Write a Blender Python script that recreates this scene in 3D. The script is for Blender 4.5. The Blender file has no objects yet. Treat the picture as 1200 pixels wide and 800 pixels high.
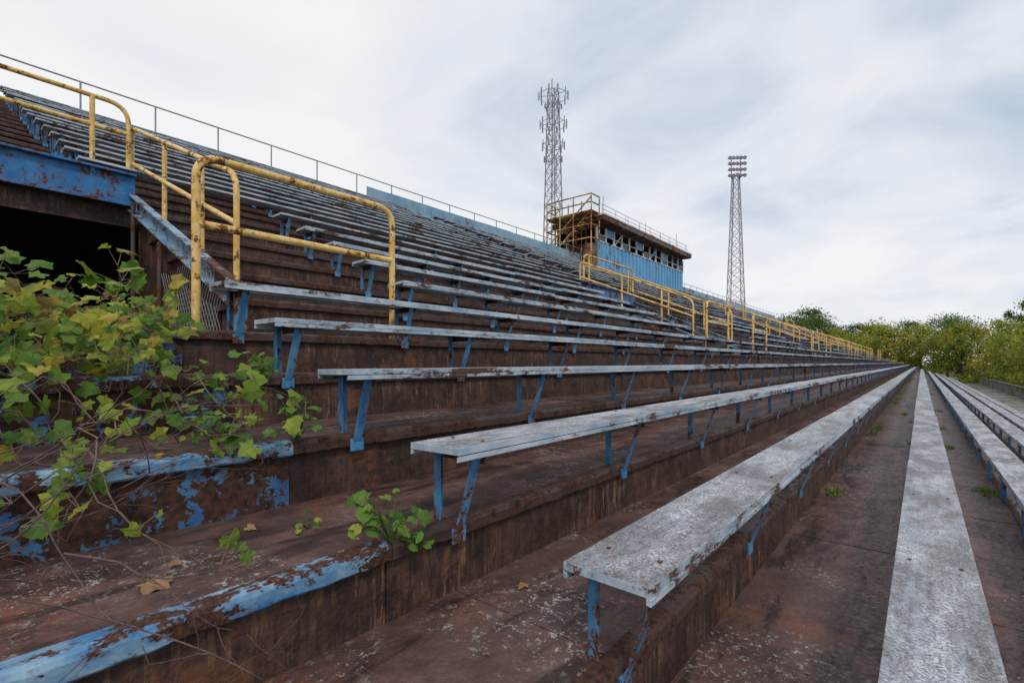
import bpy, math, random
import numpy as np
from mathutils import Vector, Matrix
random.seed(7); np.random.seed(7)
scene=bpy.context.scene
scene.view_settings.view_transform='Standard'
try: scene.view_settings.look='None'
except Exception: pass
scene.view_settings.exposure=0

# ------------------------------------------------------------------ node helpers
class NT:
    def __init__(s,name):
        s.m=bpy.data.materials.new(name); s.m.use_nodes=True
        s.t=s.m.node_tree; s.t.nodes.clear()
        s.out=s.t.nodes.new('ShaderNodeOutputMaterial')
        s.b=s.t.nodes.new('ShaderNodeBsdfPrincipled')
        s.t.links.new(s.b.outputs[0],s.out.inputs[0])
        g=s.t.nodes.new('ShaderNodeNewGeometry'); s.pos=g.outputs['Position']; s.nrm=g.outputs['Normal']
        s.b.inputs['Specular IOR Level'].default_value=0.3
    def link(s,a,b): s.t.links.new(a,b)
    def put(s,inp,v):
        if hasattr(v,'is_output'): s.link(v,inp)
        else:
            if isinstance(v,(tuple,list)) and len(v)==3 and inp.type=='RGBA': v=(*v,1)
            inp.default_value=v
    def scale(s,sc,loc=(0,0,0)):
        n=s.t.nodes.new('ShaderNodeMapping'); s.link(s.pos,n.inputs[0])
        n.inputs['Scale'].default_value=sc; n.inputs['Location'].default_value=loc
        return n.outputs[0]
    def noise(s,scale=5,detail=6,rough=.6,st=(1,1,1),loc=(0,0,0),dist=0):
        n=s.t.nodes.new('ShaderNodeTexNoise'); s.link(s.scale(st,loc),n.inputs['Vector'])
        n.inputs['Scale'].default_value=scale; n.inputs['Detail'].default_value=min(detail,2 if scale>40 else 4)
        n.inputs['Roughness'].default_value=rough; n.inputs['Distortion'].default_value=dist
        return n.outputs['Fac']
    def step(s,v,a,b,lo=0.,hi=1.):
        n=s.t.nodes.new('ShaderNodeMapRange'); s.put(n.inputs[0],v)
        n.inputs[1].default_value=a; n.inputs[2].default_value=b; n.inputs[3].default_value=lo; n.inputs[4].default_value=hi
        return n.outputs[0]
    def math(s,op,a,b=0.):
        n=s.t.nodes.new('ShaderNodeMath'); n.operation=op; s.put(n.inputs[0],a); s.put(n.inputs[1],b); return n.outputs[0]
    def mix(s,f,a,b,mode='MIX'):
        n=s.t.nodes.new('ShaderNodeMix'); n.data_type='RGBA'; n.blend_type=mode
        s.put(n.inputs[0],f); s.put(n.inputs[6],a); s.put(n.inputs[7],b); return n.outputs[2]
    def attr(s,name):
        n=s.t.nodes.new('ShaderNodeAttribute'); n.attribute_name=name; return n.outputs['Fac']
    def ramp(s,v,stops):
        n=s.t.nodes.new('ShaderNodeValToRGB'); s.put(n.inputs[0],v); e=n.color_ramp.elements
        while len(e)<len(stops): e.new(.5)
        for el,(p,c) in zip(e,stops): el.position=p; el.color=(*c,1)
        return n.outputs[0]
    def posx(s):
        n=s.t.nodes.new('ShaderNodeSeparateXYZ'); s.link(s.pos,n.inputs[0]); return n.outputs[0]
    def fin(s,col,rough=.7,bump=None,bs=.3,bd=.01,metal=0):
        s.put(s.b.inputs['Base Color'],col); s.put(s.b.inputs['Roughness'],rough); s.b.inputs['Metallic'].default_value=metal
        if bump is not None:
            n=s.t.nodes.new('ShaderNodeBump'); n.inputs['Strength'].default_value=bs; n.inputs['Distance'].default_value=bd
            s.link(bump,n.inputs['Height']); s.link(n.outputs[0],s.b.inputs['Normal'])
        return s.m

def mat_tread():
    n=NT('rusty_tread')
    big=n.noise(1.1,4,.6); med=n.noise(5,5,.7,loc=(3,1,0)); fine=n.noise(45,5,.75)
    c=n.ramp(med,[(.27,(.040,.022,.020)),(.43,(.095,.051,.044)),(.56,(.150,.082,.070)),(.75,(.21,.14,.125))])
    c=n.mix(n.step(fine,.35,.7,0,.5),c,(.050,.029,.026))
    c=n.mix(n.step(big,.44,.62,0,.5),c,(.12,.080,.073))
    rb=n.math('MULTIPLY',n.step(n.noise(1.9,5,.7,loc=(9,4,2)),.53,.66),n.step(fine,.36,.58))
    c=n.mix(n.math('MULTIPLY',rb,.7),c,(.24,.085,.048))
    st=n.step(n.noise(2.2,5,.62,st=(2.4,.6,1),loc=(5,5,5),dist=.8),.50,.62,0,.78)
    c=n.mix(st,c,(.020,.013,.012))
    px=n.posx()
    li=n.math('MULTIPLY',n.step(n.noise(30,5,.9,loc=(1,8,3)),.555,.61),n.step(n.noise(1.6,4,.65,loc=(2,3,9)),.47,.60))
    c=n.mix(n.math('MULTIPLY',li,.75),c,(.50,.50,.48))
    mm=n.math('ADD',n.noise(.9,4,.65,loc=(12,3,4)),n.step(px,0.6,3.,-.2,.10))
    mo=n.math('MULTIPLY',n.step(n.noise(14,5,.8,loc=(7,2,1)),.47,.6),n.step(mm,.53,.64))
    c=n.mix(n.math('MULTIPLY',mo,.7),c,(.12,.13,.035))
    h=n.math('ADD',n.math('MULTIPLY',med,.8),n.math('ADD',n.math('MULTIPLY',fine,.4),n.math('MULTIPLY',li,.15)))
    return n.fin(c,n.step(fine,.3,.7,.34,.72),h,.8,.013)
def mat_riser():
    n=NT('rust_streaked_riser')
    s1=n.noise(1.0,5,.8,st=(22,22,2.2),dist=.9); s2=n.noise(1.0,4,.7,st=(39,39,3.5),loc=(4,0,1),dist=.4); p=n.noise(9,5,.8); m_=n.noise(4,5,.75,loc=(3,3,8)); big=n.noise(1.4,5,.65,st=(1,1,2),loc=(6,6,6))
    c=n.ramp(m_,[(.30,(.022,.014,.012)),(.45,(.055,.030,.024)),(.58,(.095,.048,.034)),(.75,(.13,.07,.045))])
    c=n.mix(n.step(s2,.44,.62,0,.7),c,(.026,.017,.015))
    oc=n.math('MULTIPLY',n.step(s1,.53,.62),n.step(big,.46,.58))
    c=n.mix(n.math('MULTIPLY',oc,.62),c,n.mix(n.step(p,.4,.6),(.30,.20,.11),(.19,.085,.042)))
    c=n.mix(n.step(p,.56,.66,0,.85),c,(.030,.019,.016))
    c=n.mix(n.math('MULTIPLY',n.step(n.noise(3.5,5,.8,loc=(1,1,7)),.55,.64),.55),c,(.19,.075,.036))
    return n.fin(c,.6,n.math('ADD',n.math('ADD',p,m_),n.math('MULTIPLY',s2,.2)),.8,.014)
def paint(name,pc,pc2,amount=.52,st=(1,1,1),scale=9,rust=((.03,.016,.012),(.16,.062,.03)),rough=.45,soft=.02,streak=0):
    n=NT(name)
    a=n.noise(scale,5,.82,st=st,loc=(2,5,1)); b=n.noise(scale*.25,3,.6,st=st); f=n.noise(scale*6,4,.7)
    v=n.math('ADD',n.math('MULTIPLY',a,.6),n.math('MULTIPLY',b,.4))
    chip=n.step(v,amount,amount+soft)
    rc=n.mix(n.step(f,.35,.65),rust[0],rust[1])
    pcx=n.mix(n.step(n.noise(scale*.6,4,.75,st=st,loc=(9,9,1)),.38,.62),pc,pc2)
    if streak:
        pcx=n.mix(n.step(n.noise(1,3,.6,st=(30,30,2)),.5,.7,0,streak),pcx,rust[1])
    c=n.mix(chip,pcx,rc)
    halo=n.math('SUBTRACT',n.step(v,amount-soft*2.2,amount),chip)
    c=n.mix(n.math('MULTIPLY',n.math('MAXIMUM',halo,0.),.5),c,rust[1])
    return n.fin(c,n.mix(chip,(rough,)*3,(.85,)*3),n.math('ADD',n.math('MULTIPLY',chip,-.5),n.math('MULTIPLY',f,.25)),.6,.006)
def mat_seat():
    n=NT('weathered_bench_paint'); r=n.attr('rnd')
    g=n.noise(1.0,5,.75,st=(30,1.5,30)); g2=n.noise(1.0,5,.8,st=(39,7,39),loc=(3,3,3)); p=n.noise(15,5,.9,loc=(1,0,4),dist=.3); q=n.noise(2.6,4,.7,st=(2.0,.8,1)); fine=n.noise(110,4,.8)
    base=n.mix(r,(.22,.24,.28),(.40,.425,.47))
    c=n.mix(n.step(g,.38,.62),base,(.25,.25,.27))
    wear=n.math('ADD',n.math('MULTIPLY',p,.5),n.math('ADD',n.math('MULTIPLY',q,.35),n.math('MULTIPLY',g,.15)))
    c=n.mix(n.step(wear,.475,.53,0,.85),c,(.090,.075,.074))
    c=n.mix(n.step(g2,.52,.62,0,.6),c,(.078,.068,.070))
    c=n.mix(n.math('MULTIPLY',n.step(n.math('ADD',n.math('MULTIPLY',fine,.5),n.math('MULTIPLY',p,.5)),.485,.55),n.step(q,.38,.56,.9,.25)),c,(.62,.64,.68))
    c=n.mix(n.math('MULTIPLY',n.step(n.noise(7,5,.75,loc=(8,1,1)),.58,.65),.45),c,(.14,.08,.055))
    h=n.math('ADD',n.math('MULTIPLY',g2,.5),n.math('ADD',n.math('MULTIPLY',fine,.4),p))
    return n.fin(c,n.step(p,.3,.7,.36,.7),h,.6,.004)
M={}
M['tread']=mat_tread(); M['riser']=mat_riser(); M['seat']=mat_seat()
M['seatedge']=paint('bench_edge_paint',(.24,.34,.43),(.52,.58,.64),.55,st=(1,.35,1),scale=11,rust=((.05,.04,.04),(.14,.075,.05)))
M['steel']=paint('dark_steel_frame',(.05,.06,.07),(.09,.08,.08),.5)
M['blue']=paint('chipped_blue_paint',(.018,.13,.34),(.04,.21,.46),.545,scale=8,streak=.3)
M['blueriser']=paint('flaking_blue_riser',(.02,.13,.32),(.09,.24,.40),.47,scale=6,streak=.6,soft=.012,rust=((.02,.013,.011),(.10,.045,.025)))
M['bluelip']=paint('chipped_blue_nosing',(.035,.17,.36),(.25,.38,.48),.50,scale=12,st=(1,.6,1),rust=((.022,.013,.011),(.11,.045,.025)),soft=.012)
M['brownlip']=paint('worn_brown_nosing',(.042,.026,.023),(.078,.050,.044),.50,scale=6,rust=((.02,.012,.01),(.10,.045,.028)))
M['leg']=paint('bench_leg_blue_paint',(.025,.16,.37),(.11,.29,.46),.54,scale=14,st=(1,1,.6))
M['yellow']=paint('worn_yellow_paint',(.64,.36,.07),(.78,.58,.25),.56,scale=15,rust=((.07,.03,.015),(.30,.11,.03)),rough=.4,soft=.012)
M['yellow2']=paint('rusty_yellow_frame',(.55,.33,.10),(.55,.42,.22),.5,scale=3,rust=((.07,.035,.02),(.28,.12,.05)))
M['galv']=paint('galvanised_steel',(.24,.25,.27),(.33,.34,.36),.62,scale=5)
M['tower']=paint('tower_steel',(.27,.26,.30),(.36,.35,.40),.62,scale=1)
M['palewall']=paint('faded_blue_sheet',(.15,.31,.44),(.28,.43,.53),.58,scale=1.2,streak=.3)
M['stringer']=paint('faded_blue_stringer',(.12,.27,.42),(.30,.42,.50),.51,scale=6,streak=.5,rust=((.03,.016,.012),(.14,.06,.03)))
M['boxblue']=paint('press_box_blue',(.07,.30,.56),(.16,.40,.62),.60,scale=1.2,streak=.30)
M['brownfascia']=paint('stained_fascia',(.06,.04,.032),(.15,.10,.075),.5,scale=1.5)
M['rustend']=paint('rusted_end_wall',(.20,.10,.06),(.34,.22,.13),.48,scale=1.8)
M['white']=paint('stained_white_trim',(.52,.51,.50),(.66,.66,.66),.56,scale=2)
M['conc']=paint('weathered_concrete',(.15,.145,.13),(.24,.23,.21),.52,scale=1.5,rust=((.06,.06,.04),(.11,.12,.06)))
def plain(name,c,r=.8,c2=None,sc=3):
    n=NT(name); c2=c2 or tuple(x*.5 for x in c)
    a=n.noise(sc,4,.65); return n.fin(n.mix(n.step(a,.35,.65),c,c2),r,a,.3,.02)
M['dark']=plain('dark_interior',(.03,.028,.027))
M['glass']=plain('dirty_window',(.05,.06,.07),.25)
M['stem']=plain('vine_stem',(.13,.08,.06),.8,(.20,.15,.12),30)
M['twig']=plain('dry_twig',(.15,.10,.095),.85,(.07,.045,.045),30)
M['bark']=plain('bark',(.09,.07,.055),.9,(.05,.04,.03),6)
M['deadleaf']=plain('dead_leaf',(.32,.19,.09),.8,(.20,.11,.06),20)
def leafmat(name,stops,tr=.35,spots=True):
    n=NT(name); r=n.attr('rnd'); c=n.ramp(r,stops)
    if spots: c=n.mix(n.step(n.noise(28,4,.65),.42,.65,0,.45),c,(.11,.12,.022))
    n.put(n.b.inputs['Base Color'],c); n.b.inputs['Roughness'].default_value=.5
    t=n.t.nodes.new('ShaderNodeBsdfTranslucent'); n.put(t.inputs[0],c)
    m=n.t.nodes.new('ShaderNodeMixShader'); m.inputs[0].default_value=tr
    n.link(n.b.outputs[0],m.inputs[1]); n.link(t.outputs[0],m.inputs[2]); n.link(m.outputs[0],n.out.inputs[0]); return n.m
M['vine']=leafmat('vine_leaf',[(0,(.045,.13,.016)),(.35,(.11,.23,.024)),(.62,(.24,.33,.036)),(.88,(.48,.44,.05)),(1,(.30,.16,.05))],.4)
M['weed']=leafmat('weed_leaf',[(0,(.05,.14,.02)),(.6,(.13,.27,.035)),(1,(.32,.35,.05))])
M['leafA']=leafmat('tree_leaf_green',[(0,(.045,.10,.022)),(.5,(.10,.18,.04)),(1,(.18,.25,.05))],.45,False)
M['leafB']=leafmat('tree_leaf_autumn',[(0,(.12,.19,.03)),(.45,(.32,.34,.05)),(1,(.62,.47,.07))],.45,False)
n=NT('grass_ground'); a=n.noise(.15,5,.6); b=n.noise(6,5,.7)
M['ground']=n.fin(n.mix(n.step(b,.3,.7,0,.6),n.mix(n.step(a,.4,.6),(.06,.10,.025),(.13,.13,.05)),(.04,.06,.02)),.95,b,.5,.05)

# ------------------------------------------------------------------ mesh builder
class MB:
    def __init__(s): s.v=[];s.f=[];s.m=[];s.r=[]
    def face(s,idx,mi=0,r=.5): s.f.append(idx); s.m.append(mi); s.r.append(r)
    def box(s,x0,x1,y0,y1,z0,z1,mi=0,r=.5,top=None,dz=(0,0,0,0)):
        b=len(s.v)
        s.v+= [(x0,y0,z0+dz[0]),(x1,y0,z0+dz[1]),(x1,y1,z0+dz[2]),(x0,y1,z0+dz[3]),(x0,y0,z1+dz[0]),(x1,y0,z1+dz[1]),(x1,y1,z1+dz[2]),(x0,y1,z1+dz[3])]
        for k,q in enumerate([(0,3,2,1),(4,5,6,7),(0,1,5,4),(1,2,6,5),(2,3,7,6),(3,0,4,7)]):
            s.face([b+i for i in q], (top if (top is not None and k==1) else mi), r)
    def bar(s,p,q,w,h=None,mi=0,r=.5,up=Vector((0,1,0))):
        h=h or w; p=Vector(p);q=Vector(q); d=(q-p).normalized()
        if abs(d.dot(up))>.95: up=Vector((1,0,0))
        a=d.cross(up).normalized(); c=a.cross(d).normalized(); b=len(s.v)
        for P in (p,q):
            for i,j in ((-1,-1),(1,-1),(1,1),(-1,1)): s.v.append(tuple(P+a*i*h/2+c*j*w/2))
        for f in [(0,1,2,3),(7,6,5,4),(0,4,5,1),(1,5,6,2),(2,6,7,3),(3,7,4,0)]: s.face([b+i for i in f],mi,r)
    def sweep(s,prof,ys,mi=0,r=.5,jit=0):
        n=len(prof); b=len(s.v)
        for y in ys:
            jx=random.gauss(0,jit); jz=random.gauss(0,jit)
            for i,(x,z) in enumerate(prof):
                k=0 if (i==0 or i==n-1) else 1
                s.v.append((x+jx*k,y,z+jz*k*.6))
        for j in range(len(ys)-1):
            for i in range(n-1):
                s.face([b+j*n+i,b+j*n+i+1,b+(j+1)*n+i+1,b+(j+1)*n+i],mi,r)
        s.face([b+i for i in range(n)],mi,r); s.face([b+(len(ys)-1)*n+i for i in range(n)][::-1],mi,r)
    def obj(s,name,mats,parent=None,smooth=False,bevel=0):
        me=bpy.data.meshes.new(name); me.from_pydata(s.v,[],s.f)
        for m in mats: me.materials.append(m)
        me.polygons.foreach_set('material_index',s.m)
        at=me.attributes.new('rnd','FLOAT','FACE'); at.data.foreach_set('value',s.r)
        if smooth: me.polygons.foreach_set('use_smooth',[True]*len(s.f))
        me.update(); o=bpy.data.objects.new(name,me); scene.collection.objects.link(o)
        if parent: o.parent=parent
        if bevel:
            bm=o.modifiers.new('bev','BEVEL'); bm.width=bevel; bm.segments=2; bm.limit_method='ANGLE'
        return o
def empty(name):
    o=bpy.data.objects.new(name,None); scene.collection.objects.link(o); return o
def fillet(pts,r,n=6):
    out=[Vector(pts[0])]
    for i in range(1,len(pts)-1):
        a,b,c=map(Vector,(pts[i-1],pts[i],pts[i+1]))
        u=(a-b);w=(c-b); rr=min(r,u.length*.45,w.length*.45); p=b+u.normalized()*rr; q=b+w.normalized()*rr
        for k in range(n+1):
            t=k/n; out.append((1-t)**2*p+2*t*(1-t)*b+t*t*q)
    out.append(Vector(pts[-1])); return out
def pipes(name,paths,rad,mat,parent=None,res=3):
    cu=bpy.data.curves.new(name,'CURVE'); cu.dimensions='3D'; cu.bevel_depth=rad; cu.bevel_resolution=res; cu.use_fill_caps=True
    for P in paths:
        sp=cu.splines.new('POLY'); sp.points.add(len(P)-1)
        for k,p in enumerate(P):
            sp.points[k].co=(p[0],p[1],p[2],1)
            if len(p)>3: sp.points[k].radius=p[3]
        sp.use_smooth=True
    cu.materials.append(mat); o=bpy.data.objects.new(name,cu); scene.collection.objects.link(o)
    if parent: o.parent=parent
    return o

# ------------------------------------------------------------------ stand geometry
PX=.70; L0=-6.0; L1=88.0; PER=14.0
def NX(i): return -1.38-PX*i
def NZ(i):
    return -.616+.273*i if i<=3 else .203+.315*(i-3)
IMIN,IMAX=-7,23
P_Y0,P_Y1=-1.6,1.65
CUT0,CUT1=4,8
HX=-7.68
def cuts(i):
    if CUT0<=i<=CUT1:
        out=[];y=L0
        for k in range(0,6):
            a,b=P_Y0+PER*k,P_Y1+PER*k
            if a>y: out.append((y,a))
            y=b
        out.append((y,L1)); return [(a,b) for a,b in out if b-a>.1]
    return [(L0,L1)]
stand=empty('concrete_bleacher_stand')
tr=MB(); ri=MB(); lip=MB()
for i in range(IMIN,IMAX+1):
    x=NX(i); z=NZ(i); zl=NZ(i-1)
    for (a,b) in cuts(i):
        y=a
        while y<b-.01:
            e=min(b,y+2.44)
            if b-e<.3: e=b
            d=random.uniform(-.003,.003)
            tr.box(x-PX-.03,x-.004,y+.002,e-.003,z-.05+d,z+d,0,random.random())
            y=e
        y=a
        while y<b-.01:
            e=min(b,y+3.05)
            if y<1.0<e and i<4: e=1.0
            elif b-e<.3: e=b
            d=random.uniform(-.003,.003)
            ri.box(x-.07,x-.022+d,y,e-.003,zl-.06,z-.052,1 if (e<=1.0 and 1<=i<=4) else 0,random.random()); y=e
        def prof():
            return [(x-.06,z+.006),(x-.012,z+.007),(x+.004,z+.001),(x+.010,z-.012),(x+.010,z-.050),(x+.002,z-.058),(x-.02,z-.058)]
        def ysr(p,q):
            ys=[p]
            while ys[-1]<q:
                st=.04 if ys[-1]<5 and i<6 else (.4 if ys[-1]<20 else 3.0)
                ys.append(min(q,ys[-1]+st))
            return ys
        if a<1.0<b and i<4:
            lip.sweep(prof(),ysr(a,1.0),0,random.random(),.0028); lip.sweep(prof(),ysr(1.004,b),1,random.random(),.0028)
        else: lip.sweep(prof(),ysr(a,b),1,random.random(),.0028)
tr.obj('treads',[M['tread']],stand); ri.obj('risers',[M['riser'],M['blueriser']],stand); lip.obj('nosings',[M['bluelip'],M['brownlip']],stand)

for k in range(0,6):
    Y0=P_Y0+PER*k; Y1=P_Y1+PER*k
    if Y1>L1: break
    po=empty('entry_portal')
    w=MB()
    w.box(-11.5,-4.20,Y0+.02,Y1-.02,.10,.17,0)
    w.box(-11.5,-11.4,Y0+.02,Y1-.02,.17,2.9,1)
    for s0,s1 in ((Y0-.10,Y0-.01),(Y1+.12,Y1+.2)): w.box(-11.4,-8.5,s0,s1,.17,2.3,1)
    for i in range(CUT0,CUT1+1):
        for yy in ((Y0-.12,Y0-.06),(Y1+.05,Y1+.11)):
            w.box(NX(i)-PX+.002,NX(i)-.03,yy[0],yy[1],.17,NZ(i)-.055,2)
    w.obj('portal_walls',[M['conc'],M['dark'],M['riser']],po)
    h=MB()
    h.box(HX+.0,HX+.08,Y0,Y1,1.97,2.33,0); h.box(HX-.01,HX+.15,Y0,Y1,2.331,2.36,0); h.box(HX+.081,HX+.14,Y0,Y1,1.95,1.99,0)
    for s_ in (Y0-.02,Y1):
        p=Vector((HX+.05,s_,2.02)); q=Vector((-4.35,s_,.56))
        h.bar(p,q,.03,.20,1)
        h.bar(p+Vector((0,-.03,.10)),q+Vector((0,-.03,.10)),.09,.02,1); h.bar(p+Vector((0,-.03,-.10)),q+Vector((0,-.03,-.10)),.09,.02,1)
    h.box(-4.38,-4.20,Y1-.05,Y1+.03,.205,.66,1)
    h.obj('header_beam',[M['blue'],M['stringer']],po,bevel=.004)
    cl=[]; yy=Y1-.07
    for t in np.arange(-6.2,-4.5,.07):
        for sgn in (1,-1):
            Ls=min(.75,.25+(-t-4.4)*.42)
            x2=t+sgn*Ls*.7
            if x2>-4.5 or x2<-6.3: continue
            cl.append([(t,yy,.2),(x2,yy,.2+Ls)])
    pipes('chain_link_panel',cl,.0025,M['galv'],po,0)
    pipes('gate_post',[[(-6.3,yy,.17),(-6.3,yy,1.30)],[(HX+.3,yy,.17),(HX+.3,yy,1.95)]],.025,M['steel'],po)

def side_rail(y):
    f=lambda x:1.654+(-x-4.57)*.425
    P=[]
    P.append(fillet([(HX-.08,y,2.36),(HX-.08,y,f(HX-.08)),(-4.42,y,f(-4.42)),(-4.42,y,.6)],.18,8))
    P.append([(HX-.08,y,f(HX)-.42),(-4.42,y,f(-4.42)-.42)])
    for x in (-5.25,-6.4): P.append([(x,y,f(x)),(x,y,f(x)-.95)])
    return P
for k in range(0,6):
    Y0=P_Y0+PER*k; Y1=P_Y1+PER*k
    if Y1+2>L1: break
    rails=[(1.13+PER*k,2.70+PER*k)]
    if k>0: rails.append((Y0-1.2,Y0+.4))
    for a,b in rails:
        pipes('yellow_handrail',[fillet([(-3.7,a,.205),(-3.7,a,1.39),(-3.7,b,1.39),(-3.7,b,.205)],.16,8),[(-3.7,a,.93),(-3.7,b,.93)]],.027,M['yellow'],res=5)
    ys=[Y1+.0]+([Y0-.02] if k>0 else [])
    for y in ys: pipes('yellow_handrail',side_rail(y),.025,M['yellow'],res=4)
    ya=Y0 if k else -4.0
    yb=Y1-.06; X=HX+.03
    P=[fillet([(X,ya,2.36),(X,ya,3.22),(X,yb,3.22),(X,yb,2.0)],.22,8),[(X,ya,2.87),(X,yb,2.87)],[(X,yb-.35,2.36),(X,yb-.35,3.21)],[(X,Y0+.3,2.36),(X,Y0+.3,3.21)]]
    pipes('yellow_handrail',P,.027,M['yellow'],res=4)

# ------------------------------------------------------------------ benches
def bench_spans(i):
    if i<=3:
        return [(1.17,L1-.3)] if i>=-2 else [(0.2,L1-.3)]
    out=[]
    for k in range(0,7):
        if i<=8: a,b=3.1+PER*k,10.9+PER*k
        else: a,b=1.07+PER*k,13.1+PER*k
        b=min(b,L1-.3)
        if b-a>1: out.append((a,b))
    if i>=9: out.insert(0,(-5.5,-.9))
    return out
for i in range(IMIN+1,IMAX+1):
    s=MB(); xb=NX(i)-.11; xf=NX(i)+.155; zt=NZ(i)+.316
    for a,b in bench_spans(i):
        a+=random.uniform(-.03,.03) if i>3 else 0
        y=a
        while y<b-.05:
            e=min(b,y+random.choice((3.66,4.27,4.88)))
            if b-e<.8: e=b
            ox=random.uniform(-.006,.006); oz=random.uniform(-.003,.003)
            dz=[random.uniform(-.005,.005) for _ in range(4)]
            if i>3: dz=[d*2.2 for d in dz]
            rr=random.random()
            s.box(xb+ox,xf+ox,y+.003,e-.003,zt-.026+oz,zt+oz,1,rr,top=0,dz=dz)
            if i<8:
                s.box(xf-.012+ox,xf+.002+ox,y+.004,e-.004,zt-.048+oz,zt-.028+oz,1,rr,dz=dz)
                s.box(xb-.002+ox,xb+.012+ox,y+.004,e-.004,zt-.048+oz,zt-.028+oz,1,rr,dz=dz)
            y=e
        y=a+.10; step=1.36 if i<8 else 2.72
        zt2=zt-.034
        while y<b:
            if y<45 or i<2:
                x0=NX(i); j=random.uniform(-.012,.012)
                s.box(xb+.02,xb+.058,y,y+.006,NZ(i)+.001,zt2,2,.5); s.box(xb+.02,xb+.026,y+.006,y+.044,NZ(i)+.001,zt2,2,.5)
                s.box(xb+.012,xf-.014,y+.052,y+.058,zt2-.045,zt2,3,.5); s.box(xb+.012,xf-.014,y+.058,y+.095,zt2-.006,zt2-.001,3,.5)
                s.bar((xf-.03,y+.035+j,zt2-.004),(x0+.018,y+.035,NZ(i)-.03),.044,.007,2)
                s.box(x0+.011,x0+.020,y+.0,y+.07,NZ(i)-.075,NZ(i)-.015,2,.5)
                if y<6 and i<4:
                    for bx in (xb+.05,xf-.05): s.box(bx-.007,bx+.007,y+.068,y+.082,zt+.001,zt+.005,3,.5)
            y+=step
    s.obj('bleacher_bench',[M['seat'],M['seatedge'],M['leg'],M['steel']],bevel=(.004 if i<4 else 0))

# ------------------------------------------------------------------ top fence and back wall
FX=-18.3; tz=NZ(IMAX)
P=[[(FX,L0,7.98),(FX,L1,7.98)],[(FX,L0,tz+.55),(FX,L1,tz+.55)]]
y=-4.37
while y<L1:
    P.append([(FX,y,tz-.1),(FX,y,8.0)]); y+=1.77
pipes('guard_fence',P,.024,M['galv'],res=2)
bw=MB()
y=12.0
while y<L1:
    e=min(L1,y+1.2); bw.box(FX+.05,FX+.08+random.uniform(0,.012),y,e-.01,tz-.05,7.58+random.uniform(-.01,.01),0,random.random()); y=e
bw.obj('sheet_metal_parapet',[M['palewall']])
bk=MB(); bk.box(FX-.3,FX-.15,L0,L1,-4,tz-.1,0)
for i in range(IMIN,IMAX+1): 
    bk.box(NX(i)-PX,NX(i)-.03,L1+.01,L1+.2,-4,NZ(i)-.01,0); bk.box(NX(i)-PX,NX(i)-.03,L0-.2,L0-.01,-4,NZ(i)-.01,0)
bk.obj('stand_back_wall',[M['conc']],stand)
xw=NX(IMIN)
fw=MB(); fw.box(xw-.05,6.25,L0,L1+4,-3.1,NZ(IMIN-1),0); fw.box(6.0,6.2,L0,L1+4,NZ(IMIN-1)+.004,-1.98,0); fw.box(5.95,6.25,L0,L1+4,-1.976,-1.90,0); fw.box(6.26,6.4,L0,L1+4,-4,-3.0,0)
fw.obj('concrete_front_parapet',[M['conc']],bevel=.01)

# ------------------------------------------------------------------ press box
pb=empty('press_box')
bx0,bx1,by0,by1=-20.3,-17.0,29.3,44.9
w=MB()
n_=52; dy=(by1-by0)/n_
for k in range(n_):
    y=by0+k*dy
    w.box(bx1-.06,bx1+(.0 if k%2 else .045),y,y+dy-.002,6.35,8.35,0,random.random())
w.box(bx1-.10,bx1-.02,by0+.01,by1-.01,9.42,9.62,1)
w.box(bx0,bx1-.07,by0,by0+.08,6.35,8.3,2); w.box(bx0,bx1-.07,by0+.001,by0+.08,9.3,9.62,2)
for xx in np.linspace(bx0,bx1-.2,5): w.box(xx,xx+.12,by0-.012,by0+.09,8.3,9.3,2)
w.box(bx0,bx1-.1,by1-.08,by1,6.35,9.62,0); w.box(bx0-.05,bx0,by0,by1,6.35,9.62,0)
w.box(bx0+.05,bx1-.1,by0+.1,by1-.1,6.5,7.0,1)
w.obj('walls',[M['boxblue'],M['brownfascia'],M['rustend']],pb)
w=MB(); nw=13; dy=(by1-by0)/nw
for k in range(nw+1): 
    y=by0+k*dy; w.box(bx1-.08,bx1+.03,y-.06,y+.06,8.352,9.42,0)
for k in range(nw):
    y=by0+k*dy
    w.box(bx1-.05,bx1-.02,y+.06,y+dy-.06,8.85,8.90,0)
    if k%4==1: w.box(bx1-.06,bx1-.03,y+.06,y+dy-.06,8.9,9.41,1)
    if k%3==0: w.box(bx1-.045,bx1-.035,y+.06,y+dy-.06,8.36,8.84,2)
    if k in (2,7): w.bar((bx1-.03,y+.1,8.45),(bx1-.03,y+dy-.1,9.3),.09,.02,3)
w.box(bx1-.06,bx1+.07,by0,by1,8.352,8.42,3)
w.obj('windows',[M['white'],M['boxblue'],M['glass'],M['white']],pb)
w=MB(); w.box(bx0+.1,bx0+.15,by0+.2,by1-.2,6.5,9.6,0); w.box(bx0+.2,bx1-.8,by0+5,by0+5.1,7,9.6,0); w.box(bx0+.2,bx1-.8,by0+10,by0+10.1,7,9.6,0)
w.obj('interior',[M['dark']],pb)
w=MB(); w.box(bx0-.3,bx1+.75,by0-.35,by1+.35,9.95,10.07,1); w.box(bx0-.25,bx1+.70,by0-.30,by1+.30,9.63,9.95,0)
for y in np.arange(by0,by1,1.2): w.box(bx1+.2,bx1+.72,y,y+.06,9.56,9.64,0)
w.obj('roof',[M['brownfascia'],M['white']],pb,bevel=.01)
P=[[(bx1+.5,by0-.2,10.7),(bx1+.5,by1,10.7)],[(bx1+.5,by0-.2,10.4),(bx1+.5,by1,10.4)]]
for y in np.arange(by0-.2,by1+.3,1.9): P.append([(bx1+.5,y,10.05),(bx1+.5,y,10.72)])
pipes('roof_rail',P,.02,M['galv'],pb,1)
P=[]
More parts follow.
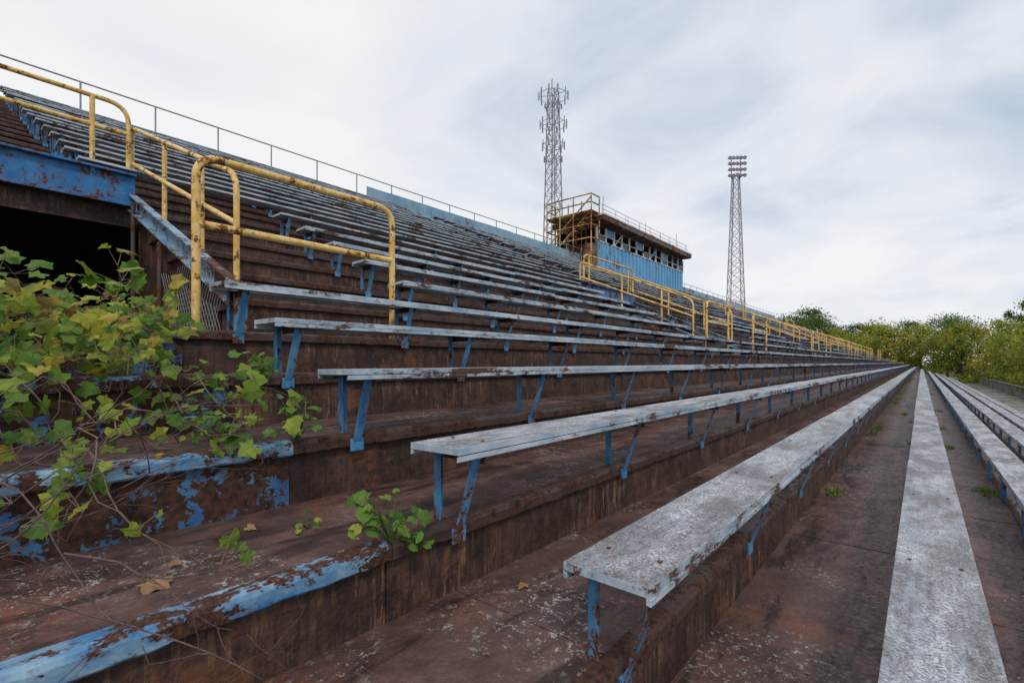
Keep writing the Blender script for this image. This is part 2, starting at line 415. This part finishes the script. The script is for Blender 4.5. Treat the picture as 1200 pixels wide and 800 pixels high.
for x in (bx0,-19.2,-18.1,bx1+.3):
    P.append([(x,by0-1.3,6.2),(x,by0-1.3,11.2)]); P.append([(x,by0-.25,6.6),(x,by0-.25,11.2)])
for z in (8.3,9.2,10.1,10.65,11.2):
    P.append([(bx0,by0-1.3,z),(bx1+.3,by0-1.3,z)]); P.append([(bx0,by0-.25,z),(bx0,by0-1.3,z)]); P.append([(bx1+.3,by0-.25,z),(bx1+.3,by0-1.3,z)])
P.append([(bx0,by0-1.3,7.2),(bx1+.3,by0-1.3,10.1)]); P.append([(bx0,by0-1.3,8.1),(bx1+.3,by0-1.3,11.0)])
pipes('access_stair_frame',P,.045,M['yellow2'],pb,1)
w=MB()
for k in range(12):
    t=k/12; x=bx0+(bx1+.3-bx0)*t; w.box(x,x+.28,by0-1.28,by0-.4,7.2+2.9*t,7.25+2.9*t,0)
w.box(bx0,bx1+.3,by0-1.28,by0-.36,10.0,10.06,0)
w.obj('stair_treads',[M['yellow2']],pb)
P=[[(bx1-.5,y,10.0),(bx1-.5,y,10+h)] for y,h in ((31,1.9),(34.5,1.3),(38,1.6),(41,1.2),(44.6,2.0))]
pipes('roof_masts',P,.025,M['galv'],pb,1)

# ------------------------------------------------------------------ lattice towers
def lattice(s,cx,cy,z0,z1,w0,w1,n,leg,br,mi=0):
    def c(t,k):
        w=w0+(w1-w0)*t; dx,dy=((-1,-1),(1,-1),(1,1),(-1,1))[k]; return Vector((cx+dx*w/2,cy+dy*w/2,z0+(z1-z0)*t))
    for k in range(4): s.bar(c(0,k),c(1,k),leg,leg,mi)
    for j in range(n):
        t,u=j/n,(j+1)/n
        for k in range(4):
            k2=(k+1)%4
            s.bar(c(u,k),c(u,k2),br,br,mi); s.bar(c(t,k),c(u,k2),br,br,mi); s.bar(c(t,k2),c(u,k),br,br,mi)
s=MB(); cx,cy=-40.5,57.4
lattice(s,cx,cy,-4,39.0,2.9,1.1,26,.13,.05)
for z,R,n_,hh in ((38.3,2.1,10,1.3),(36.8,1.2,8,.7),(34.2,1.9,10,1.3),(31.2,1.6,9,1.2),(29.3,1.3,7,.9)):
    pts=[Vector((cx+R*math.cos(a),cy+R*math.sin(a),z)) for a in np.linspace(0,2*math.pi,n_,endpoint=False)]
    for q,p in enumerate(pts):
        s.bar(p,pts[(q+1)%n_],.05,.05)
        s.bar(p+Vector((0,0,-hh/2)),p+Vector((0,0,hh/2)),.20 if q%3 else .08,.10)
        if q%3==0: s.bar((cx,cy,z),p,.06,.06)
for q in range(5): 
    a=q*1.3; s.bar((cx+.7*math.cos(a),cy+.7*math.sin(a),39),(cx+.7*math.cos(a),cy+.7*math.sin(a),39.8+.6*(q%3)),.06,.06)
for z in (24,20,26.5):
    s.bar((cx,cy-.7,z),(cx+1.6,cy-1.6,z),.06,.06); s.bar((cx+1.6,cy-1.6,z-.6),(cx+1.6,cy-1.6,z+.9),.12,.12)
s.obj('cell_tower',[M['tower']])
s=MB(); cx,cy=-21.9,79.6
lattice(s,cx,cy,-4,29.0,2.9,.85,22,.12,.05)
for z in (28.7,29.6,30.5,31.4):
    s.bar((cx-.9,cy-.65,z),(cx+.9,cy+.65,z),.09,.09)
    for t in np.linspace(-1,1,5):
        p=Vector((cx+.9*t,cy+.65*t,z+.1)); d=Vector((.45,-.5,-.22))
        s.bar(p,p+d*.5,.18,.18); s.bar(p+d*.5,p+d,.42,.42)
for t in (-.6,.6): s.bar((cx+.9*t,cy+.65*t,28.4),(cx+.9*t,cy+.65*t,31.8),.1,.1)
s.obj('stadium_light_tower',[M['tower']])

# ------------------------------------------------------------------ ground
g=MB(); g.v=[(-900,-900,-4),(900,-900,-4),(900,1300,-4),(-900,1300,-4)]; g.face([0,1,2,3]); g.obj('ground',[M['ground']])

# ------------------------------------------------------------------ trees
def tree_mesh(name,H,R,lm,nclump=60,nleaf=95,ls=.20,low=.25,seed=0):
    rs=random.Random(seed); s=MB()
    pts=[Vector((0,0,0))]
    for k in range(6): pts.append(pts[-1]+Vector((rs.uniform(-.12,.12),rs.uniform(-.12,.12),H*.13)))
    for k in range(6):
        s.bar(pts[k],pts[k+1]+Vector((0,0,.05)),.36*(1-k*.13)*H/10,None,0)
    cl=[]
    for k in range(nclump):
        zz=low+(1-low)*rs.random()**.85; prof=math.sin(math.pi*min(1,max(.08,(zz-low)/(1-low)*.85+.12)))**.7
        a=rs.uniform(0,6.283); r=R*prof*rs.uniform(.25,1.08)
        c=Vector((r*math.cos(a),r*math.sin(a),H*zz)); cl.append(c)
        if k%3==0:
            b=pts[rs.randint(2,6)]; mid=(b+c)/2+Vector((0,0,-.3)); s.bar(b,mid,.10*H/10,None,0); s.bar(mid,c,.055*H/10,None,0)
    for c in cl:
        cr=R*rs.uniform(.13,.30); tone=rs.uniform(0,.75)
        for _ in range(nleaf):
            d=Vector((rs.gauss(0,1),rs.gauss(0,1),rs.gauss(0,.75)))*cr*.6
            p=c+d; nrm=Vector((rs.gauss(.3,1),rs.gauss(-.3,1),rs.gauss(1.0,1))).normalized()
            a=nrm.orthogonal().normalized(); a.rotate(Matrix.Rotation(rs.uniform(0,6.28),3,nrm)); b=nrm.cross(a); q=ls*rs.uniform(.5,1.1)
            i0=len(s.v); s.v+=[tuple(p-a*q),tuple(p+b*q*.5),tuple(p+a*q),tuple(p-b*q*.5)]
            s.face([i0,i0+1,i0+2,i0+3],1,min(1,max(0,tone+rs.uniform(-.2,.3))))
    return s.obj(name,[M['bark'],lm])
protos=[tree_mesh('tree',11,4.2,M['leafA'],seed=1),tree_mesh('tree',12,3.6,M['leafA'],seed=2),tree_mesh('tree',8,4.0,M['leafB'],low=.08,seed=3),tree_mesh('tree',7,3.6,M['leafB'],low=.05,seed=4)]
used=[False]*4
def place(k,x,y,sc,rot,z=-4.0):
    if not used[k]: o=protos[k]; used[k]=True
    else:
        o=bpy.data.objects.new('tree',protos[k].data); scene.collection.objects.link(o)
    o.location=(x,y,z); o.scale=(sc,sc,sc*random.uniform(.9,1.1)); o.rotation_euler=(0,0,rot)
for x,y,k,sc in [(-36,122,0,1.1),(-32,120,1,.85),(-30,128,1,.95),(-26,118,0,1.1),(-22,121,0,1.25),(-19,124,1,1.35),(-15.5,116,0,1.2),(-13,114,2,1.3),(-10,119,1,1.05),(-6,122,0,1.05),(-45,135,1,1.0),(-2,130,1,1.05),(-17,140,0,1.1),(4,135,0,1.15),(-7,112,3,1.45)]:
    place(k,x,y,sc,random.uniform(0,6))
for x,y,k,sc in [(-9,104,2,1.05),(-4.5,100,3,1.25),(0,103,2,1.1),(4.5,99,3,1.3),(9,101,2,1.2),(13,94,3,1.4),(8.8,88,2,1.05),(9.5,79,3,1.1),(10.0,71,2,.95),(9.8,63,3,1.05),(10.2,56,2,.88),(10.5,49,3,.95),(16,84,2,1.3),(17,72,3,1.35),(17,62,2,1.15),(17.5,53,3,1.2),(9.6,43,2,.72),(9.4,37,3,.72),(9.2,31.5,3,.62),(9.3,27,2,.52),(14,40,2,.95),(14,32,3,.9),(18,44,3,1.05),(30,95,0,1.1),(22,104,0,1.1),(13,112,1,1.05),(5,112,0,1.05)]:
    place(k,x,y,sc*random.uniform(.92,1.08),random.uniform(0,6))
place(0,16.5,56,1.2,1.0)

# ------------------------------------------------------------------ leaves, vines, weeds
LOBE=[(0,-.08),(.34,-.34),(.60,-.12),(.44,.10),(.72,.36),(.34,.40),(.22,.62),(0,1.0),(-.22,.62),(-.34,.40),(-.72,.36),(-.44,.10),(-.60,-.12),(-.34,-.34)]
def leaf(s,p,size,nrm,r,mi=0,roll=None,fat=1.0,sides=(1,1)):
    nrm=Vector(nrm).normalized(); a=nrm.orthogonal().normalized(); a.rotate(Matrix.Rotation(random.uniform(0,6.28) if roll is None else roll,3,nrm)); b=nrm.cross(a)
    p=Vector(p); i0=len(s.v); cv=random.uniform(.1,.6); j=random.uniform(-.4,.4)
    for q,(x,y) in enumerate(LOBE):
        if q in (1,3,5,6,8,9,11,13): x*=fat; y=y*(1+(fat-1)*.5)
        zz=-cv*(x*x) - cv*.6*max(0,y)**2 + .08*math.sin(x*9+y*5) + j*x*y*.5
        s.v.append(tuple(p+(a*x*random.uniform(.88,1.1)+b*y*random.uniform(.93,1.05)+nrm*zz)*size))
    s.v.append(tuple(p+b*.1*size)); s.v.append(tuple(p+(b*.5-nrm*.08)*size))
    c0=i0+14;c1=i0+15
    rt=min(1,max(0,r)); rt2=min(1,rt+.06)
    for u,v in [(0,1),(1,2),(2,3),(3,4)]: s.face([c0,i0+u,i0+v],mi,rt)
    s.face([c0,i0+4,c1],mi,rt)
    for u,v in [(4,5),(5,6),(6,7)]: s.face([c1,i0+u,i0+v],mi,rt)
    for u,v in [(7,8),(8,9),(9,10)]: s.face([c1,i0+u,i0+v],mi,rt2)
    s.face([c0,c1,i0+10],mi,rt2)
    for u,v in [(10,11),(11,12),(12,13),(13,0)]: s.face([c0,i0+u,i0+v],mi,rt2)
def treadz(x,y=0):
    i=math.floor((-1.38-x)/PX); return NZ(max(IMIN,min(3,i)))
def vine(name,starts,nleaf,size,bounds,steps=14,stp=.09,bias=(0,0,0),tone=(.1,.9),sheet=()):
    root=empty(name); s=MB(); paths=[]
    for st in starts:
        p=Vector(st); d=Vector((random.uniform(-1,1),random.uniform(-1,1),random.uniform(.2,1))).normalized(); path=[]
        for k in range(steps):
            path.append((*p,max(.25,1-k/steps)))
            d=(d+Vector((random.gauss(0,.4),random.gauss(0,.4),random.gauss(-.08,.35)))+Vector(bias)).normalized()
            p=p+d*stp
            for ax in range(3):
                lo,hi=bounds[ax]
                if p[ax]<lo: p[ax]=lo; d[ax]=abs(d[ax])
                if p[ax]>hi: p[ax]=hi; d[ax]=-abs(d[ax])
            gz=treadz(p.x)
            if p.z<gz+.02: p.z=gz+.02; d.z=abs(d.z)*.5
            if random.random()<nleaf:
                for _ in range(random.choice((1,2,2,3))):
                    lp=p+Vector((random.gauss(0,.06),random.gauss(0,.06),random.uniform(-.01,.08)))
                    paths.append([(*p,.5),(*(lp),.3)])
                    nr=Vector((random.gauss(.65,.5),random.gauss(-.3,.5),random.gauss(.7,.45)))
                    leaf(s,lp,size*random.uniform(.4,1.2),nr,random.uniform(*tone),fat=1.3)
        paths.append(path)
    s.obj('leaves',[M['vine']],root); pipes('stems',paths,.0035,M['stem'],root,1)
    return root
random.seed(21)
vine('grape_vine',[(random.uniform(-3.7,-2.7),random.uniform(-.5,.62),.0) for _ in range(44)],.8,.066,((-3.9,-2.5),(-.7,.80),(-.1,.40)),10,.075,(.0,.0,.0),tone=(.1,1.0))
vine('grape_vine',[(random.uniform(-3.2,-2.5),random.uniform(-.1,.6),-.05) for _ in range(18)],.7,.060,((-3.2,-2.2),(-.3,.80),(-.3,.16)),9,.075,(.02,.03,-.03),tone=(.1,.9))
vine('grape_vine',[(-3.6+.12*k,.72+.02*k,.15) for k in range(5)],.65,.056,((-3.7,-2.7),(.5,.95),(-.1,.30)),7,.065,(0,.03,.0),tone=(.1,.9))
vine('grape_vine',[(random.uniform(-2.6,-2.1),random.uniform(.05,.8),-.22) for _ in range(12)],.4,.050,((-2.75,-1.80),(-.1,.95),(-.5,-.05)),12,.08,(.07,.05,-.12),tone=(.0,.8))
vine('grape_vine',[(-2.15,.1,-.25),(-2.1,.25,-.25),(-2.1,.35,-.28)],.28,.042,((-2.2,-1.45),(.0,.6),(-.62,-.2)),11,.075,(.16,.03,-.2),tone=(.0,.9))
vine('grape_vine',[(-3.45,1.0,.25),(-2.75,1.02,-.05),(-2.76,.8,-.05)],.5,.045,((-3.5,-2.6),(.7,1.15),(-.1,.25)),6,.05,(0,0,.1),tone=(0,.5))
def weed(name,c,n,h,size,spread=.08):
    root=empty(name); s=MB(); P=[]
    for _ in range(n):
        a=random.uniform(0,6.28); e=Vector(c)+Vector((math.cos(a)*random.uniform(.02,spread),math.sin(a)*random.uniform(.02,spread),random.uniform(.2,1)*h))
        m=(Vector(c)+e)/2+Vector((0,0,h*.2)); P.append([(*c,1),(*m,.8),(*e,.5)])
        leaf(s,e,size*random.uniform(.5,1.15),(random.gauss(.4,.4),random.gauss(-.2,.4),1),random.random(),0,fat=1.7)
    s.obj('leaves',[M['weed']],root); pipes('stems',P,.0022,M['weed'],root,1)
weed('weed_plant',(-1.36,.99,-.60),22,.17,.036,.13)
weed('weed_plant',(-1.34,1.08,-.66),14,.13,.030,.11)
weed('weed_plant',(-2.05,1.0,-.34),22,.20,.040,.12)
weed('weed_plant',(-2.15,.72,-.34),12,.17,.042,.13)
weed('weed_plant',(-2.78,1.1,-.07),12,.13,.038,.10)
weed('weed_plant',(-1.75,.9,-.616),6,.05,.026,.08)
s=MB()
def tuft(x,y,z,n,h,sp):
    for _ in range(n):
        px=x+random.gauss(0,sp*.5); py=y+random.gauss(0,sp*1.6); a=random.uniform(0,6.28); hh=h*random.uniform(.4,1)
        tx=px+math.cos(a)*hh*.8; ty=py+math.sin(a)*hh*.8; w=.005+.008*random.random(); i0=len(s.v)
        s.v+=[(px-w*math.sin(a),py+w*math.cos(a),z),(px+w*math.sin(a),py-w*math.cos(a),z),(tx,ty,z+hh)]; s.face([i0,i0+1,i0+2],0,random.random())
for i,xs,nn in ((-2,(.05,.6),20),(-3,(.1,.6),34),(-1,(.05,.3),6),(-4,(.1,.5),45),(-5,(.1,.5),45),(-6,(.1,.5),45)):
    z=NZ(i)
    for _ in range(nn):
        y=4.5+random.random()**1.2*45; x=NX(i)-PX+random.choice((.08,.08,random.uniform(*xs)))
        tuft(x,y,z,random.randint(20,110),.025+.0019*y,(.04+.003*y)*random.uniform(.6,1.6))
for (x,y,i) in ((.55,7.5,-3),(.62,4.6,-3),(.35,11,-3),(-.05,9,-2),(-.3,14,-2),(-1.0,20,-1)): tuft(x,y,NZ(i),150,.045,.09)
s.obj('weed_tufts',[M['weed']])
random.seed(5)
P=[]
def twig(p,d,L,r,dep=0):
    p=Vector(p); d=Vector(d).normalized(); path=[]; n=9
    for k in range(n):
        path.append((*p,r*(1-.6*k/n))); d=(d+Vector((random.gauss(0,.16),random.gauss(0,.16),random.gauss(-.01,.13)))).normalized(); p=p+d*L/n
        if p.z<treadz(p.x)+.01: p.z=treadz(p.x)+.01; d.z=abs(d.z)
        if dep<2 and random.random()<.22: twig(p,d+Vector((random.gauss(0,.7),random.gauss(0,.7),random.gauss(0,.6))),L*.5,r*.55,dep+1)
    P.append(path)
for _ in range(10): twig((random.uniform(-2.2,-1.75),random.uniform(-.15,.1),-.5),(random.uniform(-.1,.5),random.uniform(.3,1),random.uniform(-.15,.7)),random.uniform(.4,.75),1)
twig((-1.9,.0,-.2),(.45,.5,-.35),.8,.9)
twig((-1.55,.2,-.45),(.5,.5,-.2),.6,.9)
twig((-1.45,.12,-.5),(.5,.6,-.25),.6,.8)
pipes('dry_branches',P,.0034,M['twig'],None,1)
s=MB()
leaf(s,(-1.62,.40,treadz(-1.62)+.02),.06,(.1,0,1),.5,fat=1.3)
for (x,y) in ((-1.72,.47),(-1.9,.75),(-1.2,1.5),(-1.1,2.2),(-.3,1.6)):
    leaf(s,(x,y,treadz(x)+.012),random.uniform(.02,.04),(random.gauss(0,.2),random.gauss(0,.2),1),.5)
for _ in range(260):
    y=random.uniform(0,14); i=random.randint(-4,2); x=NX(i)-random.uniform(.05,.68)
    leaf(s,(x,y,NZ(i)+.008),random.uniform(.006,.018),(random.gauss(0,.3),random.gauss(0,.3),1),.5)
s.obj('fallen_leaves',[M['deadleaf']])

# ------------------------------------------------------------------ world
w=bpy.data.worlds.new('World'); scene.world=w; w.use_nodes=True; t=w.node_tree; t.nodes.clear()
out=t.nodes.new('ShaderNodeOutputWorld'); bg=t.nodes.new('ShaderNodeBackground'); t.links.new(bg.outputs[0],out.inputs[0]); bg.inputs[1].default_value=.1
sky=t.nodes.new('ShaderNodeTexSky'); sky.sky_type='NISHITA'; sky.sun_disc=False
sdir=Vector((.55,-.45,.75)).normalized()
sky.sun_elevation=math.asin(sdir.z); sky.sun_rotation=math.atan2(sdir.x,sdir.y)
tc=t.nodes.new('ShaderNodeTexCoord'); sep=t.nodes.new('ShaderNodeSeparateXYZ'); t.links.new(tc.outputs['Generated'],sep.inputs[0])
def wm(op,a,b):
    n=t.nodes.new('ShaderNodeMath'); n.operation=op
    for k,v in enumerate((a,b)):
        if hasattr(v,'is_output'): t.links.new(v,n.inputs[k])
        else: n.inputs[k].default_value=v
    return n.outputs[0]
zz=wm('ADD',wm('MAXIMUM',sep.outputs[2],0.),.20)
cb=t.nodes.new('ShaderNodeCombineXYZ'); t.links.new(wm('DIVIDE',sep.outputs[0],zz),cb.inputs[0]); t.links.new(wm('DIVIDE',sep.outputs[1],zz),cb.inputs[1])
def wn(sc,det,ro,loc,dist=0):
    mp=t.nodes.new('ShaderNodeMapping'); t.links.new(cb.outputs[0],mp.inputs[0]); mp.inputs['Location'].default_value=loc
    n=t.nodes.new('ShaderNodeTexNoise'); t.links.new(mp.outputs[0],n.inputs['Vector']); n.inputs['Scale'].default_value=sc; n.inputs['Detail'].default_value=det; n.inputs['Roughness'].default_value=ro; n.inputs['Distortion'].default_value=dist; return n.outputs['Fac']
v=wm('ADD',wm('MULTIPLY',wn(.55,2,.5,(2.6,1.4,0)),.55),wm('MULTIPLY',wn(1.5,5,.55,(4,2,0),.5),.45))
v=wm('ADD',v,wm('MULTIPLY',sep.outputs[0],-.10))
rp=t.nodes.new('ShaderNodeValToRGB'); t.links.new(v,rp.inputs[0]); e=rp.color_ramp.elements
e[0].position=.37; e[0].color=(4.8,5.8,7.3,1); e[1].position=.60; e[1].color=(9.5,9.4,9.5,1); k=e.new(.49); k.color=(8.0,8.4,9.0,1)
mx=t.nodes.new('ShaderNodeMix'); mx.data_type='RGBA'; mx.inputs[0].default_value=.94; t.links.new(sky.outputs[0],mx.inputs[6]); t.links.new(rp.outputs[0],mx.inputs[7])
t.links.new(mx.outputs[2],bg.inputs[0])
sl=bpy.data.lights.new('sun','SUN'); sl.energy=1.5; sl.angle=math.radians(10); sl.color=(1,.93,.83)
so=bpy.data.objects.new('sun',sl); scene.collection.objects.link(so); so.rotation_euler=sdir.to_track_quat('Z','Y').to_euler()

# ------------------------------------------------------------------ camera
cd=bpy.data.cameras.new('camera'); cd.sensor_width=36; cd.lens=17.13; cd.shift_y=.0208; cd.clip_start=.02; cd.clip_end=3000
co=bpy.data.objects.new('camera',cd); scene.collection.objects.link(co); co.location=(0,0,0); co.rotation_euler=(math.radians(90),0,math.radians(40.05))
scene.camera=co
